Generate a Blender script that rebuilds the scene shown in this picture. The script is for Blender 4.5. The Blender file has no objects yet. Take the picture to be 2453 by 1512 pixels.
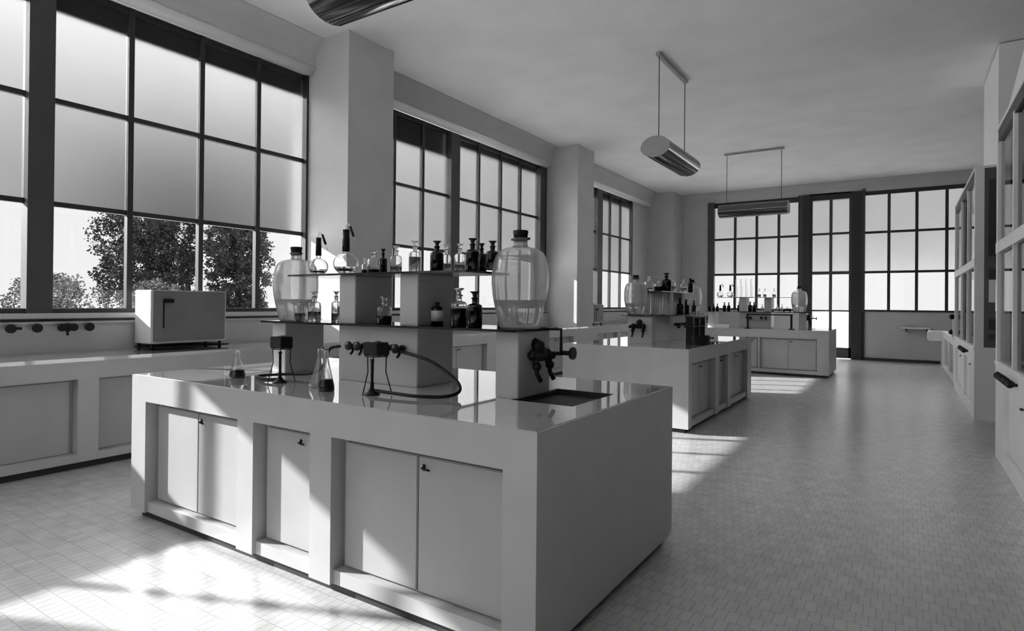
import bpy, bmesh, math, random
from mathutils import Vector, Matrix
PI = math.pi
random.seed(7)
scn = bpy.context.scene
COL = scn.collection

# ------------------------------------------------------------------ materials
def nodes(name):
    m = bpy.data.materials.new(name); m.use_nodes = True
    nt = m.node_tree; nt.nodes.clear()
    out = nt.nodes.new('ShaderNodeOutputMaterial')
    return m, nt, out

def g3(v): return (v, v, v, 1)

def paint(name, v, rough=0.5, spec=0.4, metal=0.0, mott=0.06, scale=3.0, bump=0.0, bscale=60, coat=0.0):
    m, nt, out = nodes(name)
    b = nt.nodes.new('ShaderNodeBsdfPrincipled')
    b.inputs['Roughness'].default_value = rough
    b.inputs['Specular IOR Level'].default_value = spec
    b.inputs['Metallic'].default_value = metal
    if coat:
        b.inputs['Coat Weight'].default_value = coat
        b.inputs['Coat Roughness'].default_value = 0.01; b.inputs['Coat IOR'].default_value = 1.9
    tc = nt.nodes.new('ShaderNodeTexCoord')
    n = nt.nodes.new('ShaderNodeTexNoise'); n.inputs['Scale'].default_value = scale; n.inputs['Detail'].default_value = 5
    nt.links.new(tc.outputs['Object'], n.inputs['Vector'])
    r = nt.nodes.new('ShaderNodeMapRange')
    r.inputs['From Min'].default_value = 0.3; r.inputs['From Max'].default_value = 0.7
    r.inputs['To Min'].default_value = v * (1 - mott); r.inputs['To Max'].default_value = v * (1 + mott)
    nt.links.new(n.outputs['Fac'], r.inputs['Value'])
    nt.links.new(r.outputs['Result'], b.inputs['Base Color'])
    if bump:
        n2 = nt.nodes.new('ShaderNodeTexNoise'); n2.inputs['Scale'].default_value = bscale; n2.inputs['Detail'].default_value = 6
        nt.links.new(tc.outputs['Object'], n2.inputs['Vector'])
        bp = nt.nodes.new('ShaderNodeBump'); bp.inputs['Strength'].default_value = bump; bp.inputs['Distance'].default_value = 0.01
        nt.links.new(n2.outputs['Fac'], bp.inputs['Height']); nt.links.new(bp.outputs['Normal'], b.inputs['Normal'])
    nt.links.new(b.outputs[0], out.inputs[0])
    return m

def glass(name, v, rough=0.0, ior=1.45):
    m, nt, out = nodes(name)
    b = nt.nodes.new('ShaderNodeBsdfPrincipled')
    b.inputs['Base Color'].default_value = g3(v)
    b.inputs['Roughness'].default_value = rough
    b.inputs['IOR'].default_value = ior
    b.inputs['Transmission Weight'].default_value = 1.0
    nt.links.new(b.outputs[0], out.inputs[0])
    return m

def milky_glass(name, v, w):
    m, nt, out = nodes(name)
    b = nt.nodes.new('ShaderNodeBsdfPrincipled')
    b.inputs['Base Color'].default_value = g3(v); b.inputs['Roughness'].default_value = 0.0; b.inputs['IOR'].default_value = 1.45; b.inputs['Transmission Weight'].default_value = 1
    t = nt.nodes.new('ShaderNodeBsdfTranslucent'); t.inputs[0].default_value = g3(.97)
    d = nt.nodes.new('ShaderNodeBsdfDiffuse'); d.inputs[0].default_value = g3(.7)
    a = nt.nodes.new('ShaderNodeMixShader'); a.inputs[0].default_value = .12
    nt.links.new(t.outputs[0], a.inputs[1]); nt.links.new(d.outputs[0], a.inputs[2])
    x = nt.nodes.new('ShaderNodeMixShader'); x.inputs[0].default_value = w
    nt.links.new(b.outputs[0], x.inputs[1]); nt.links.new(a.outputs[0], x.inputs[2]); nt.links.new(x.outputs[0], out.inputs[0])
    return m

def window_glass(name, t=0.73):
    m, nt, out = nodes(name)
    tr = nt.nodes.new('ShaderNodeBsdfTransparent'); tr.inputs[0].default_value = g3(t)
    gl = nt.nodes.new('ShaderNodeBsdfGlossy'); gl.inputs['Roughness'].default_value = 0.02; gl.inputs[0].default_value = g3(0.9)
    lw = nt.nodes.new('ShaderNodeLayerWeight'); lw.inputs[0].default_value = .5
    pw = nt.nodes.new('ShaderNodeMath'); pw.operation = 'POWER'; pw.inputs[1].default_value = 5
    nt.links.new(lw.outputs['Facing'], pw.inputs[0])
    fr = nt.nodes.new('ShaderNodeMapRange'); fr.inputs['To Min'].default_value = .03; fr.inputs['To Max'].default_value = .6
    nt.links.new(pw.outputs[0], fr.inputs['Value'])
    mx = nt.nodes.new('ShaderNodeMixShader')
    nt.links.new(fr.outputs[0], mx.inputs[0]); nt.links.new(tr.outputs[0], mx.inputs[1]); nt.links.new(gl.outputs[0], mx.inputs[2])
    nt.links.new(mx.outputs[0], out.inputs[0])
    return m

def frosted(name, tint, rough, dv):
    m, nt, out = nodes(name)
    tc = nt.nodes.new('ShaderNodeTexCoord')
    n = nt.nodes.new('ShaderNodeTexNoise'); n.inputs['Scale'].default_value = 2.0; n.inputs['Detail'].default_value = 6
    nt.links.new(tc.outputs['Object'], n.inputs['Vector'])
    r = nt.nodes.new('ShaderNodeMapRange'); r.inputs['To Min'].default_value = tint * .96; r.inputs['To Max'].default_value = tint * 1.04
    nt.links.new(n.outputs['Fac'], r.inputs['Value'])
    t = nt.nodes.new('ShaderNodeBsdfRefraction'); t.inputs['Roughness'].default_value = rough; t.inputs['IOR'].default_value = 1.45
    nt.links.new(r.outputs['Result'], t.inputs[0])
    d = nt.nodes.new('ShaderNodeBsdfDiffuse'); d.inputs[0].default_value = g3(dv)
    a = nt.nodes.new('ShaderNodeAddShader')
    nt.links.new(t.outputs[0], a.inputs[0]); nt.links.new(d.outputs[0], a.inputs[1])
    nt.links.new(a.outputs[0], out.inputs[0])
    return m

def floor_mat():
    m, nt, out = nodes('floor_tiles')
    b = nt.nodes.new('ShaderNodeBsdfPrincipled'); b.inputs['Roughness'].default_value = 0.26
    b.inputs['Specular IOR Level'].default_value = 1.0
    tc = nt.nodes.new('ShaderNodeTexCoord')
    mp = nt.nodes.new('ShaderNodeMapping'); mp.inputs['Rotation'].default_value = (0, 0, 0)
    nt.links.new(tc.outputs['Object'], mp.inputs[0])
    br = nt.nodes.new('ShaderNodeTexBrick')
    br.inputs['Scale'].default_value = 1.0; br.inputs['Brick Width'].default_value = 0.05; br.inputs['Row Height'].default_value = 0.10
    br.inputs['Mortar Size'].default_value = 0.0018; br.inputs['Mortar Smooth'].default_value = 0.2; br.inputs['Bias'].default_value = 0.0
    br.inputs['Color1'].default_value = g3(0.47); br.inputs['Color2'].default_value = g3(0.52); br.inputs['Mortar'].default_value = g3(0.33)
    nt.links.new(mp.outputs[0], br.inputs['Vector'])
    n = nt.nodes.new('ShaderNodeTexNoise'); n.inputs['Scale'].default_value = 9; n.inputs['Detail'].default_value = 8
    nt.links.new(tc.outputs['Object'], n.inputs['Vector'])
    mr = nt.nodes.new('ShaderNodeMapRange'); mr.inputs['To Min'].default_value = .78; mr.inputs['To Max'].default_value = 1.22
    nt.links.new(n.outputs['Fac'], mr.inputs['Value'])
    mu = nt.nodes.new('ShaderNodeMix'); mu.data_type = 'RGBA'; mu.blend_type = 'MULTIPLY'; mu.inputs[0].default_value = 1
    nt.links.new(br.outputs['Color'], mu.inputs[6]); nt.links.new(mr.outputs['Result'], mu.inputs[7])
    nt.links.new(mu.outputs[2], b.inputs['Base Color'])
    bp = nt.nodes.new('ShaderNodeBump'); bp.inputs['Strength'].default_value = 0.35; bp.inputs['Distance'].default_value = 0.004; bp.invert = True
    nt.links.new(br.outputs['Fac'], bp.inputs['Height']); nt.links.new(bp.outputs['Normal'], b.inputs['Normal'])
    nt.links.new(b.outputs[0], out.inputs[0])
    return m

M = dict(
    wall=paint('wall_plaster', .52, .8, .2, mott=.04, bump=.15, bscale=90),
    ceil=paint('ceiling_plaster', .76, .85, .2, mott=.05, scale=1.5, bump=.25, bscale=70),
    bench=paint('bench_enamel', .43, .38, .4, mott=.04, scale=5),
    door=paint('door_enamel', .38, .42, .4, mott=.05, scale=4),
    top=paint('glazed_worktop', .58, .03, .9, mott=.10, scale=6, coat=1.0),
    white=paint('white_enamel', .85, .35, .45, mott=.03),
    hood=paint('hood_enamel', .84, .4, .4, mott=.03),
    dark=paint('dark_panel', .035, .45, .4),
    darkwall=paint('dark_wall', .07, .8, .2),  # for unseen walls, kept dark so little light bounces back
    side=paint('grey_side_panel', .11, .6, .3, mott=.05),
    frame=paint('window_steel', .028, .5, .4, mott=.15),
    framel=paint('window_post_paint', .06, .5, .4, mott=.1),
    black=paint('black_lacquer', .008, .4, .25),
    rubber=paint('black_rubber', .008, .6, .2),
    slate=paint('black_glass_shelf', .012, .08, .6),
    steel=paint('dull_steel', .30, .3, .5, metal=.9),
    lampt=paint('lamp_enamel', .34, .35, .5), lamph=paint('lamp_body_enamel', .09, .25, .5),  # lit caps and shaded body put into two separate tones
    lampd=paint('lamp_dark_glass', .015, .12, .7),
    cork=paint('dark_cork', .02, .8, .2, bump=.4, bscale=200),
    plinth=paint('plinth_black', .03, .6, .3),
    liquid=glass('clear_liquid', .97, 0, 1.33),
    dliquid=paint('dark_liquid', .004, .3, .15),
    glass=glass('clear_glass', .97),
    carboy=milky_glass('carboy_glass', .97, .30),
    amber=glass('brown_glass', .05),
    paper=paint('paper_label', .6, .8, .2),
    pane=window_glass('clear_pane'),
    frost=frosted('frosted_pane', .47, .42, .03),
    hoodglass=window_glass('hood_glass', .80),
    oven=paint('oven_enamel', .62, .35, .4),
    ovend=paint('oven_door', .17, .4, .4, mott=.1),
    leaf=paint('tree_leaves', .03, .7, .2, mott=.5, scale=2),
    leafl=paint('hedge_leaves', .12, .7, .2, mott=.5, scale=1),
    bark=paint('bark', .06, .9, .1, bump=.5, bscale=20),
    ground=paint('meadow', .18, .95, .1, mott=.4, scale=.3),
    bounce_ground=paint('pale_bounce_ground', .85, .9, .1, mott=.1, scale=1),
    floor=floor_mat(),
)

# ------------------------------------------------------------------ mesh builder
class MB:
    def __init__(s): s.v = []; s.f = []; s.m = []; s.sm = []
    def add(s, vs, fs, mi=0, smooth=False):
        o = len(s.v); s.v += [tuple(v) for v in vs]
        for f in fs: s.f.append(tuple(i + o for i in f)); s.m.append(mi); s.sm.append(smooth)
        return s
    def box(s, x0, x1, y0, y1, z0, z1, mi=0):
        x0, x1 = min(x0, x1), max(x0, x1); y0, y1 = min(y0, y1), max(y0, y1); z0, z1 = min(z0, z1), max(z0, z1)
        v = [(x0,y0,z0),(x1,y0,z0),(x1,y1,z0),(x0,y1,z0),(x0,y0,z1),(x1,y0,z1),(x1,y1,z1),(x0,y1,z1)]
        return s.add(v, [(0,3,2,1),(4,5,6,7),(0,1,5,4),(1,2,6,5),(2,3,7,6),(3,0,4,7)], mi)
    def bbox(s, x0, x1, y0, y1, z0, z1, b=.004, mi=0):
        # box with chamfered edges
        bm = bmesh.new(); r = bmesh.ops.create_cube(bm, size=1)
        for v in bm.verts:
            v.co = Vector(((x0+x1)/2 + v.co.x*abs(x1-x0), (y0+y1)/2 + v.co.y*abs(y1-y0), (z0+z1)/2 + v.co.z*abs(z1-z0)))
        bmesh.ops.bevel(bm, geom=bm.edges[:], offset=b, segments=2, affect='EDGES')
        s.bm(bm, mi); return s
    def bm(s, bm, mi=0, smooth=False):
        bm.verts.index_update()
        s.add([v.co[:] for v in bm.verts], [[v.index for v in f.verts] for f in bm.faces], mi, smooth); bm.free()
    def lathe(s, prof, cx=0, cy=0, n=24, mi=0, smooth=True, mat=None):
        vs = []; fs = []; k = len(prof)
        for i in range(n):
            a = 2*PI*i/n
            for r, z in prof:
                p = Vector((r*math.cos(a), r*math.sin(a), z))
                if mat: p = mat @ p
                vs.append((p.x+cx, p.y+cy, p.z))
        for i in range(n):
            j = (i+1) % n
            for q in range(k-1):
                fs.append((i*k+q, j*k+q, j*k+q+1, i*k+q+1))
        return s.add(vs, fs, mi, smooth)
    def tube(s, pts, r, n=10, mi=0, smooth=True, cap=True):
        pts = [Vector(p) for p in pts]; rs = r if isinstance(r, (list, tuple)) else [r]*len(pts)
        vs = []; fs = []; up = None
        for i, p in enumerate(pts):
            t = (pts[min(i+1, len(pts)-1)] - pts[max(i-1, 0)]).normalized()
            if up is None:
                up = Vector((0,0,1)) if abs(t.z) < .9 else Vector((1,0,0))
            a = t.cross(up).normalized(); b = a.cross(t).normalized(); up = b
            for q in range(n):
                th = 2*PI*q/n
                vs.append(p + (a*math.cos(th) + b*math.sin(th))*rs[i])
        for i in range(len(pts)-1):
            for q in range(n):
                w = (q+1) % n
                fs.append((i*n+q, i*n+w, (i+1)*n+w, (i+1)*n+q))
        s.add(vs, fs, mi, smooth)
        if cap:
            o = len(s.v) - len(vs)
            s.f.append(tuple(o+q for q in range(n))[::-1]); s.m.append(mi); s.sm.append(False)
            s.f.append(tuple(o+(len(pts)-1)*n+q for q in range(n))); s.m.append(mi); s.sm.append(False)
        return s
    def ball(s, c, r, n=12, mi=0, sc=(1,1,1)):
        prof = [(max(1e-4, math.sin(PI*i/8))*r, -math.cos(PI*i/8)*r) for i in range(9)]
        vs = []; k = 9; fs = []
        for i in range(n):
            a = 2*PI*i/n
            for rr, z in prof: vs.append((c[0]+rr*math.cos(a)*sc[0], c[1]+rr*math.sin(a)*sc[1], c[2]+z*sc[2]))
        for i in range(n):
            j = (i+1) % n
            for q in range(k-1): fs.append((i*k+q, j*k+q, j*k+q+1, i*k+q+1))
        return s.add(vs, fs, mi, True)
    def build(s, name, mats, parent=None, recalc=True):
        me = bpy.data.meshes.new(name); me.from_pydata(s.v, [], s.f)
        if not isinstance(mats, (list, tuple)): mats = [mats]
        for m in mats: me.materials.append(m)
        me.polygons.foreach_set('material_index', s.m); me.polygons.foreach_set('use_smooth', s.sm)
        me.validate(); me.update()
        if recalc and len(s.f) < 20000:
            bm = bmesh.new(); bm.from_mesh(me); bmesh.ops.recalc_face_normals(bm, faces=bm.faces); bm.to_mesh(me); bm.free()
        o = bpy.data.objects.new(name, me); COL.objects.link(o)
        if parent: o.parent = parent
        return o

def spline(pts, n=10):
    P = [Vector(p) for p in pts]; P = [P[0]] + P + [P[-1]]; out = []
    for i in range(1, len(P)-2):
        for k in range(n):
            t = k/n; a, b, c, d = P[i-1], P[i], P[i+1], P[i+2]
            out.append(.5*((2*b) + (c-a)*t + (2*a-5*b+4*c-d)*t*t + (3*b-a-3*c+d)*t**3))
    out.append(P[-2]); return out

def tag(o, label, cat, group=None, kind=None):
    o['label'] = label; o['category'] = cat
    if group: o['group'] = group
    if kind: o['kind'] = kind
    return o
def thing(name, label, cat, loc=(0,0,0), rz=0, group=None, kind=None):
    o = bpy.data.objects.new(name, None); COL.objects.link(o); o.empty_display_size = .1
    o.location = loc; o.rotation_euler = (0,0,rz)
    return tag(o, label, cat, group, kind)
def struct(o): o['kind'] = 'structure'; return o
def dup(root, loc, label, group=None, rz=None, sc=None):
    r = root.copy(); COL.objects.link(r); r.location = loc
    if rz is not None: r.rotation_euler = (0,0,rz)
    if sc is not None: r.scale = sc
    r['label'] = label
    if group: r['group'] = group
    for ch in list(root.children):
        c = ch.copy(); COL.objects.link(c); c.parent = r
        for g in list(ch.children):
            d = g.copy(); COL.objects.link(d); d.parent = c
    return r

# ------------------------------------------------------------------ setting
HC = 4.6                    # ceiling height
XW, XB, XP = -6.36, -6.15, -5.55   # glass plane, beam face, pillar face
YB = 17.8                   # back wall
YR = -4.6                   # wall behind the camera
XR = 2.6                    # right wall

struct(MB().box(-6.7, XR+.3, YR-.3, YB+.3, -.2, 0).build('floor', M['floor']))
struct(MB().box(-6.7, XR+.3, YR-.3, YB+.3, HC, HC+.25).build('ceiling', M['ceil']))

# left wall: dado under the windows, coved beam above them
mb = MB()
mb.box(-6.62, XW+.02, YR, YB, 0, 1.235)
R = .16
prof = [(-6.62, HC), (-6.62, 4.20), (XB-.10, 4.20)]
prof += [(XB-.10+.10*math.sin(a), 4.20+.07-.07*math.cos(a)) for a in [PI/2*i/6 for i in range(1,7)]]
prof += [(XB + R - R*math.cos(a), HC-.0-R + R*math.sin(a)) for a in [PI/2*i/10 for i in range(0,11)]]
n = len(prof)
vs = [(x, YR, z) for x, z in prof] + [(x, YB, z) for x, z in prof]
fs = [(i, (i+1)%n, n+(i+1)%n, n+i) for i in range(n)]
mb.add(vs, fs, 0, True); mb.f.append(tuple(range(len(mb.v)-2*n, len(mb.v)-n))); mb.m.append(0); mb.sm.append(False)
# solid strip of wall at the far corner beside the last pillar
mb.box(-6.62, XW+.06, 15.66, 17.0, 1.2, 4.3)
struct(mb.build('wall_left', M['wall']))

# added white strip on the beam's lower edge, standing in for its lit soffit
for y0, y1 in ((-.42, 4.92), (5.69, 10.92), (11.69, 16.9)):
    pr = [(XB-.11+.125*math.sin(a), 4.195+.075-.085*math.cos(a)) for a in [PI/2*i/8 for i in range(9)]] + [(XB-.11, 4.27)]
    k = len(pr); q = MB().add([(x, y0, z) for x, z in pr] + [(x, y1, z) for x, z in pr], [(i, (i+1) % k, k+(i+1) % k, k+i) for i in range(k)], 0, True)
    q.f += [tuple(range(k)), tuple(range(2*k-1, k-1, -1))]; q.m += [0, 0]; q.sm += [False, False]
    struct(q.build('lit_soffit_strip', M['white']))

def pillar(y0, y1):
    mb = MB(); rings = []
    zs = [0, .5, HC-.22] + [HC-.22+.22*math.sin(PI/2*i/8) for i in range(1, 9)]
    for z in zs:
        o = 0 if z <= HC-.22 else .22 - math.sqrt(max(0, .22**2 - (z-(HC-.22))**2))
        o *= .03
        rings.append([(-6.62, y0-o, z), (XP+o, y0-o, z), (XP+o, y1+o, z), (-6.62, y1+o, z)])
    vs = [p for r in rings for p in r]; fs = []
    for i in range(len(rings)-1):
        for k in range(4):
            j = (k+1)%4; fs.append((i*4+k, i*4+j, (i+1)*4+j, (i+1)*4+k))
    mb.add(vs, fs, 0, False)
    return struct(mb.build('pillar', M['wall']))
for k in range(0, 2): pillar(4.93+6*k, 5.68+6*k)
pillar(-1.20, -.42)
pillar(16.93, 17.79)

# back wall
mb = MB()
mb.box(-6.62, -4.80, YB, YB+.25, 0, 4.30)
mb.box(-4.80, -2.36, YB, YB+.25, 0, 1.235)
mb.box(-.91, XR+.3, YB, YB+.25, 0, 1.235)
prof = [(YB+.25, HC), (YB+.25, 4.30), (YB, 4.30)] + [(YB - R + R*math.cos(a), HC - R + R*math.sin(a)) for a in [PI/2*i/10 for i in range(0, 11)]]
n = len(prof); vs = [(-6.62, y, z) for y, z in prof] + [(XR+.3, y, z) for y, z in prof]
mb.add(vs, [(i, (i+1)%n, n+(i+1)%n, n+i) for i in range(n)], 0, True)
mb.box(2.35, XR+.3, YB, YB+.25, 1.2, 4.35)
struct(mb.build('wall_back', M['wall']))
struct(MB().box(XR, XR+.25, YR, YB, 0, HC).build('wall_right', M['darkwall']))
mb = MB(); mb.box(-6.62, XR+.3, YR-.25, YR, 0, 1.2); mb.box(-6.62, XR+.3, YR-.25, YR, 4.4, HC); mb.box(0, XR+.3, YR-.25, YR, 1.2, 4.4)
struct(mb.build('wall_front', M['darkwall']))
struct(MB().box(-.91, .72, YB-.03, YB, 0, .07).box(-6.2, -2.40, YB-.03, YB, 0, .07).build('baseboard_back', M['plinth']))

def window(idx, plane, pos, a0, a1, z0, z1, thin, thick, trans, clearz, frosttop, edge0=.05, edge1=.05, topbar=.06, sillbar=.05, outward=-1, thinw=.05, transw=.045, tv=None):
    """plane 'x': panes lie in X=pos, run along Y; plane 'y': panes in Y=pos run along X."""
    root = bpy.data.objects.new('window_%d' % idx, None); COL.objects.link(root); struct(root)
    def bx(mb, u0, u1, d0, d1, z0_, z1_, mi=0):
        if plane == 'x': mb.box(pos+d0, pos+d1, u0, u1, z0_, z1_, mi)
        else: mb.box(u0, u1, pos+d0, pos+d1, z0_, z1_, mi)
    s = -outward
    fr = MB()
    bx(fr, a0, a0+edge0, 0, s*.09, z0, z1); bx(fr, a1-edge1, a1, 0, s*.09, z0, z1)
    bx(fr, a0, a1, 0, s*.04, z1-topbar, z1); bx(fr, a0, a1, 0, s*.08, z0, z0+sillbar)
    for t in thin: bx(fr, t-thinw/2, t+thinw/2, -s*.01, s*.05, z0, z1)
    for z in trans: bx(fr, a0, a1, -s*.008, s*.035, z-transw/2, z+transw/2)
    fr.build('window_frame', M['frame'], root)
    if thick:
        ps = MB()
        for t0, t1 in thick: bx(ps, t0, t1, -s*.03, s*.10, z0, z1)
        ps.build('window_post', M['framel'], root)
    cl = MB(); bx(cl, a0, a1, s*.008, s*.014, z0, clearz)
    cl.build('clear_pane', M['pane'], root)
    # frosted panes: outer skin is bare glass, inner skin is ground (frosted)
    if frosttop > clearz:
        ft = MB(); bx(ft, a0, a1, s*.008, s*.014, clearz, frosttop)
        ft.build('frosted_pane', M['frost'], root)
    return root

SILL = 1.235
T1, T2 = 3.13, 2.21
# bays of the window wall
w0 = window(1, 'x', XW, YR, -1.18, SILL, 4.2, [-3.14, -2.44, -1.76], [(-3.95, -3.76)], [T1, T2], 4.2, 4.15)  # unseen bay, glazed clear to the top to let in more light
w1 = window(2, 'x', XW, -.44, 4.95, SILL, 4.2, [.03, .70, 1.37, 2.885, 3.59, 4.265], [(2.05, 2.24)], [T1, T2], T2, 4.15)
w2 = window(3, 'x', XW, 5.66, 10.94, SILL, 4.2, [6.50, 7.13, 8.61, 9.30, 9.98], [(7.76, 7.99), (10.66, 10.86)], [T1, T2], T2, 4.15)
w3 = window(4, 'x', XW, 11.66, 15.68, SILL, 4.2, [12.2, 12.85, 14.29, 14.96], [(13.42, 13.70)], [T1, T2], T2, 4.15)
# roller shutters let down a little outside the glass
for (r, y0, y1, z) in ((w1, -.42, 4.95, 3.965), (w2, 5.66, 7.8, 3.80), (w2, 7.95, 10.9, 4.05), (w3, 11.66, 15.66, 4.0)):
    m_ = MB()
    zz = z
    while zz < 4.3:
        m_.box(XW-.085, XW-.06, y0, y1, zz+.002, zz+.05); zz += .052
    m_.build('roller_shutter', M['frame'], r)
# window boards
for y0, y1 in ((YR, -1.2), (-.42, 4.93), (5.68, 10.93), (11.68, 16.93)):
    struct(MB().bbox(XW+.03, XW+.13, y0, y1, SILL-.04, SILL+.008, .006).build('trim_1', M['wall']))
# far windows and the glazed door
window(5, 'y', YB+.06, -4.80, -2.36, SILL, 4.32, [-4.05, -3.47, -2.90], [(-4.80, -4.62), (-2.37, -2.30)], [3.25, 2.24], 2.24, 4.3, outward=1, topbar=.16, transw=.06, thinw=.065)
window(6, 'y', YB+.06, -.92, 2.36, SILL, 4.36, [-.34, .24, .84, 1.44, 2.0], [(-.92, -.86)], [3.25, 2.24], 2.24, 4.3, outward=1, topbar=.16, transw=.06, thinw=.065)
window(7, 'y', YR-.1, -6.5, 0, 1.2, 4.4, [-5.5, -4.5, -3.5, -2.5, -1.5, -.7], [], [T1, T2], 4.4, 4.4, outward=-1)  # unseen rear window, added to let more light into the room
dr = bpy.data.objects.new('door_1', None); COL.objects.link(dr); struct(dr)
m_ = MB()
m_.box(-2.30, -2.13, YB-.05, YB+.16, 0, 4.32); m_.box(-1.155, -.86, YB-.02, YB+.16, 0, 4.32); m_.box(-1.03, -.92, YB-.05, YB, 0, 4.32)
m_.box(-2.14, -1.15, YB, YB+.16, 4.16, 4.34)
m_.build('door_frame', M['frame'], dr)
m_ = MB()
m_.box(-2.13, -1.155, YB+.03, YB+.09, .02, .29); m_.box(-2.13, -2.07, YB+.03, YB+.09, .02, 4.2); m_.box(-1.215, -1.155, YB+.03, YB+.09, .02, 4.2)
m_.box(-1.67, -1.60, YB+.03, YB+.09, .2, 4.2); m_.box(-2.13, -1.155, YB+.02, YB+.10, 2.20, 2.28); m_.box(-2.13, -1.155, YB+.04, YB+.08, 3.24, 3.30)
m_.box(-2.13, -1.155, YB+.04, YB+.08, 1.225, 1.265)
m_.build('door_leaf', M['framel'], dr)
m_ = MB(); m_.box(-2.1, -1.2, YB+.055, YB+.061, .25, 2.24); m_.build('door_glass', M['pane'], dr)
m_ = MB(); m_.box(-2.1, -1.2, YB+.055, YB+.061, 2.24, 4.18); m_.build('frosted_pane', M['frost'], dr)
m_ = MB(); m_.box(-2.10, -2.06, YB-.03, YB+.03, 1.02, 1.06); m_.tube([(-2.08, YB-.03, 1.04), (-1.97, YB-.03, 1.04)], .010); m_.build('door_handle', M['steel'], dr)

# ------------------------------------------------------------------ island benches
def handle_mb(x, y, z):
    m_ = MB(); m_.box(x-.007, x+.007, y-.004, y, z-.014, z+.014)
    m_.tube([(x, y-.003, z), (x, y-.018, z), (x+.045, y-.020, z-.003)], .0045, 8); return m_

def doors(root, recs, y, depth, zt=.737, zb=.115, dmat='door', sgn=-1):
    """doors set back in the openings of a bench face lying at local y (facing -y)."""
    for a, b, k in recs:
        yy = y + depth
        w = (b-a-.05)/k
        for i in range(k):
            x0 = a+.025 + i*w; x1 = x0 + w
            d = MB().bbox(x0+.003, x1-.003, yy-.022, yy-.001, zb+.012, zt-.03, .004).build('door', M[dmat], root)
            hx = (x1-.035) if (k == 2 and i == 0) or k == 1 else (x0+.035)
            if k == 2 and i == 0: continue
            if k == 1: hx = x1-.12
            handle_mb(hx, yy-.022, zt-.075).build('handle', M['black'], d)

def island(label, loc, rz, L, D, rec_front, sink=None):
    t = thing('laboratory_bench', label, 'bench', loc, rz, 'island benches down the middle of the room')
    H = .896; dp = .085; zt, zb = .737, .115
    b = MB()
    b.box(0, L, dp, D, .05, H-.03)                      # core behind the doors
    xs = 0
    for a, c, k in rec_front:
        b.box(xs, a, 0, dp, .05, H-.03); xs = c
        b.box(a, c, 0, dp, zt, H-.03); b.box(a, c, .02, dp, .05, zb)
    b.box(xs, L, 0, dp, .05, H-.03)
    b.build('body', M['bench'], t)
    # glazed slab
    s = MB()
    if sink:
        x0, x1, y0, y1 = sink
        for q in ((0, x0, 0, D), (x1, L, 0, D), (x0, x1, 0, y0), (x0, x1, y1, D)): s.box(q[0], q[1], q[2], q[3], H-.03, H-.002, 0)
        k = MB()
        k.box(x0-.01, x1+.01, y0-.01, y1+.01, H-.0305, H-.030)
        k.box(x0, x0+.012, y0, y1, H-.0295, H-.004); k.box(x1-.012, x1, y0, y1, H-.0295, H-.004)
        k.box(x0, x1, y0, y0+.012, H-.0295, H-.004); k.box(x0, x1, y1-.012, y1, H-.0295, H-.004)
        k.box(x0+.012, x1-.012, y0+.012, y1-.012, H-.0298, H-.029)
        k.build('sink_basin', M['plinth'], t)
    else:
        s.box(0, L, 0, D, H-.03, H-.002, 0)
    s.build('slab_edge', M['bench'], t)
    g = MB(); e = .012
    if sink:
        for q in ((e, x0, e, D-e), (x1, L-e, e, D-e), (x0, x1, e, y0), (x0, x1, y1, D-e)): g.box(q[0], q[1], q[2], q[3], H-.006, H, 0)
    else: g.box(e, L-e, e, D-e, H-.006, H)
    g.build('worktop', M['top'], t)
    MB().box(.04, L-.04, .05, D-.05, 0, .05).build('plinth', M['plinth'], t)
    doors(t, rec_front, 0, dp)
    return t
recs = lambda L: [(L-2.81, L-1.85, 2), (L-1.71, L-1.26, 1), (L-1.11, L-.15, 2)]
island('nearest pale island bench with sunlit doors and glossy top carrying the big carboys', (-4.10, 1.898, 0), 0, 2.98, 1.53, recs(2.98), sink=(2.49, 2.83, .57, 1.05))
island('middle island bench standing end-on, its shaded doors facing the aisle', (-1.905, 6.35, 0), PI/2, 3.10, 1.50, [(.13, 1.09, 2), (1.25, 1.70, 1), (1.85, 2.85, 2)])
island('farthest island bench in front of the glazed door, two pale doors showing', (-4.17, 12.79, 0), 0, 2.98, 1.45, recs(2.98)[:2] + [(1.75, 2.78, 2)])

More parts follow.
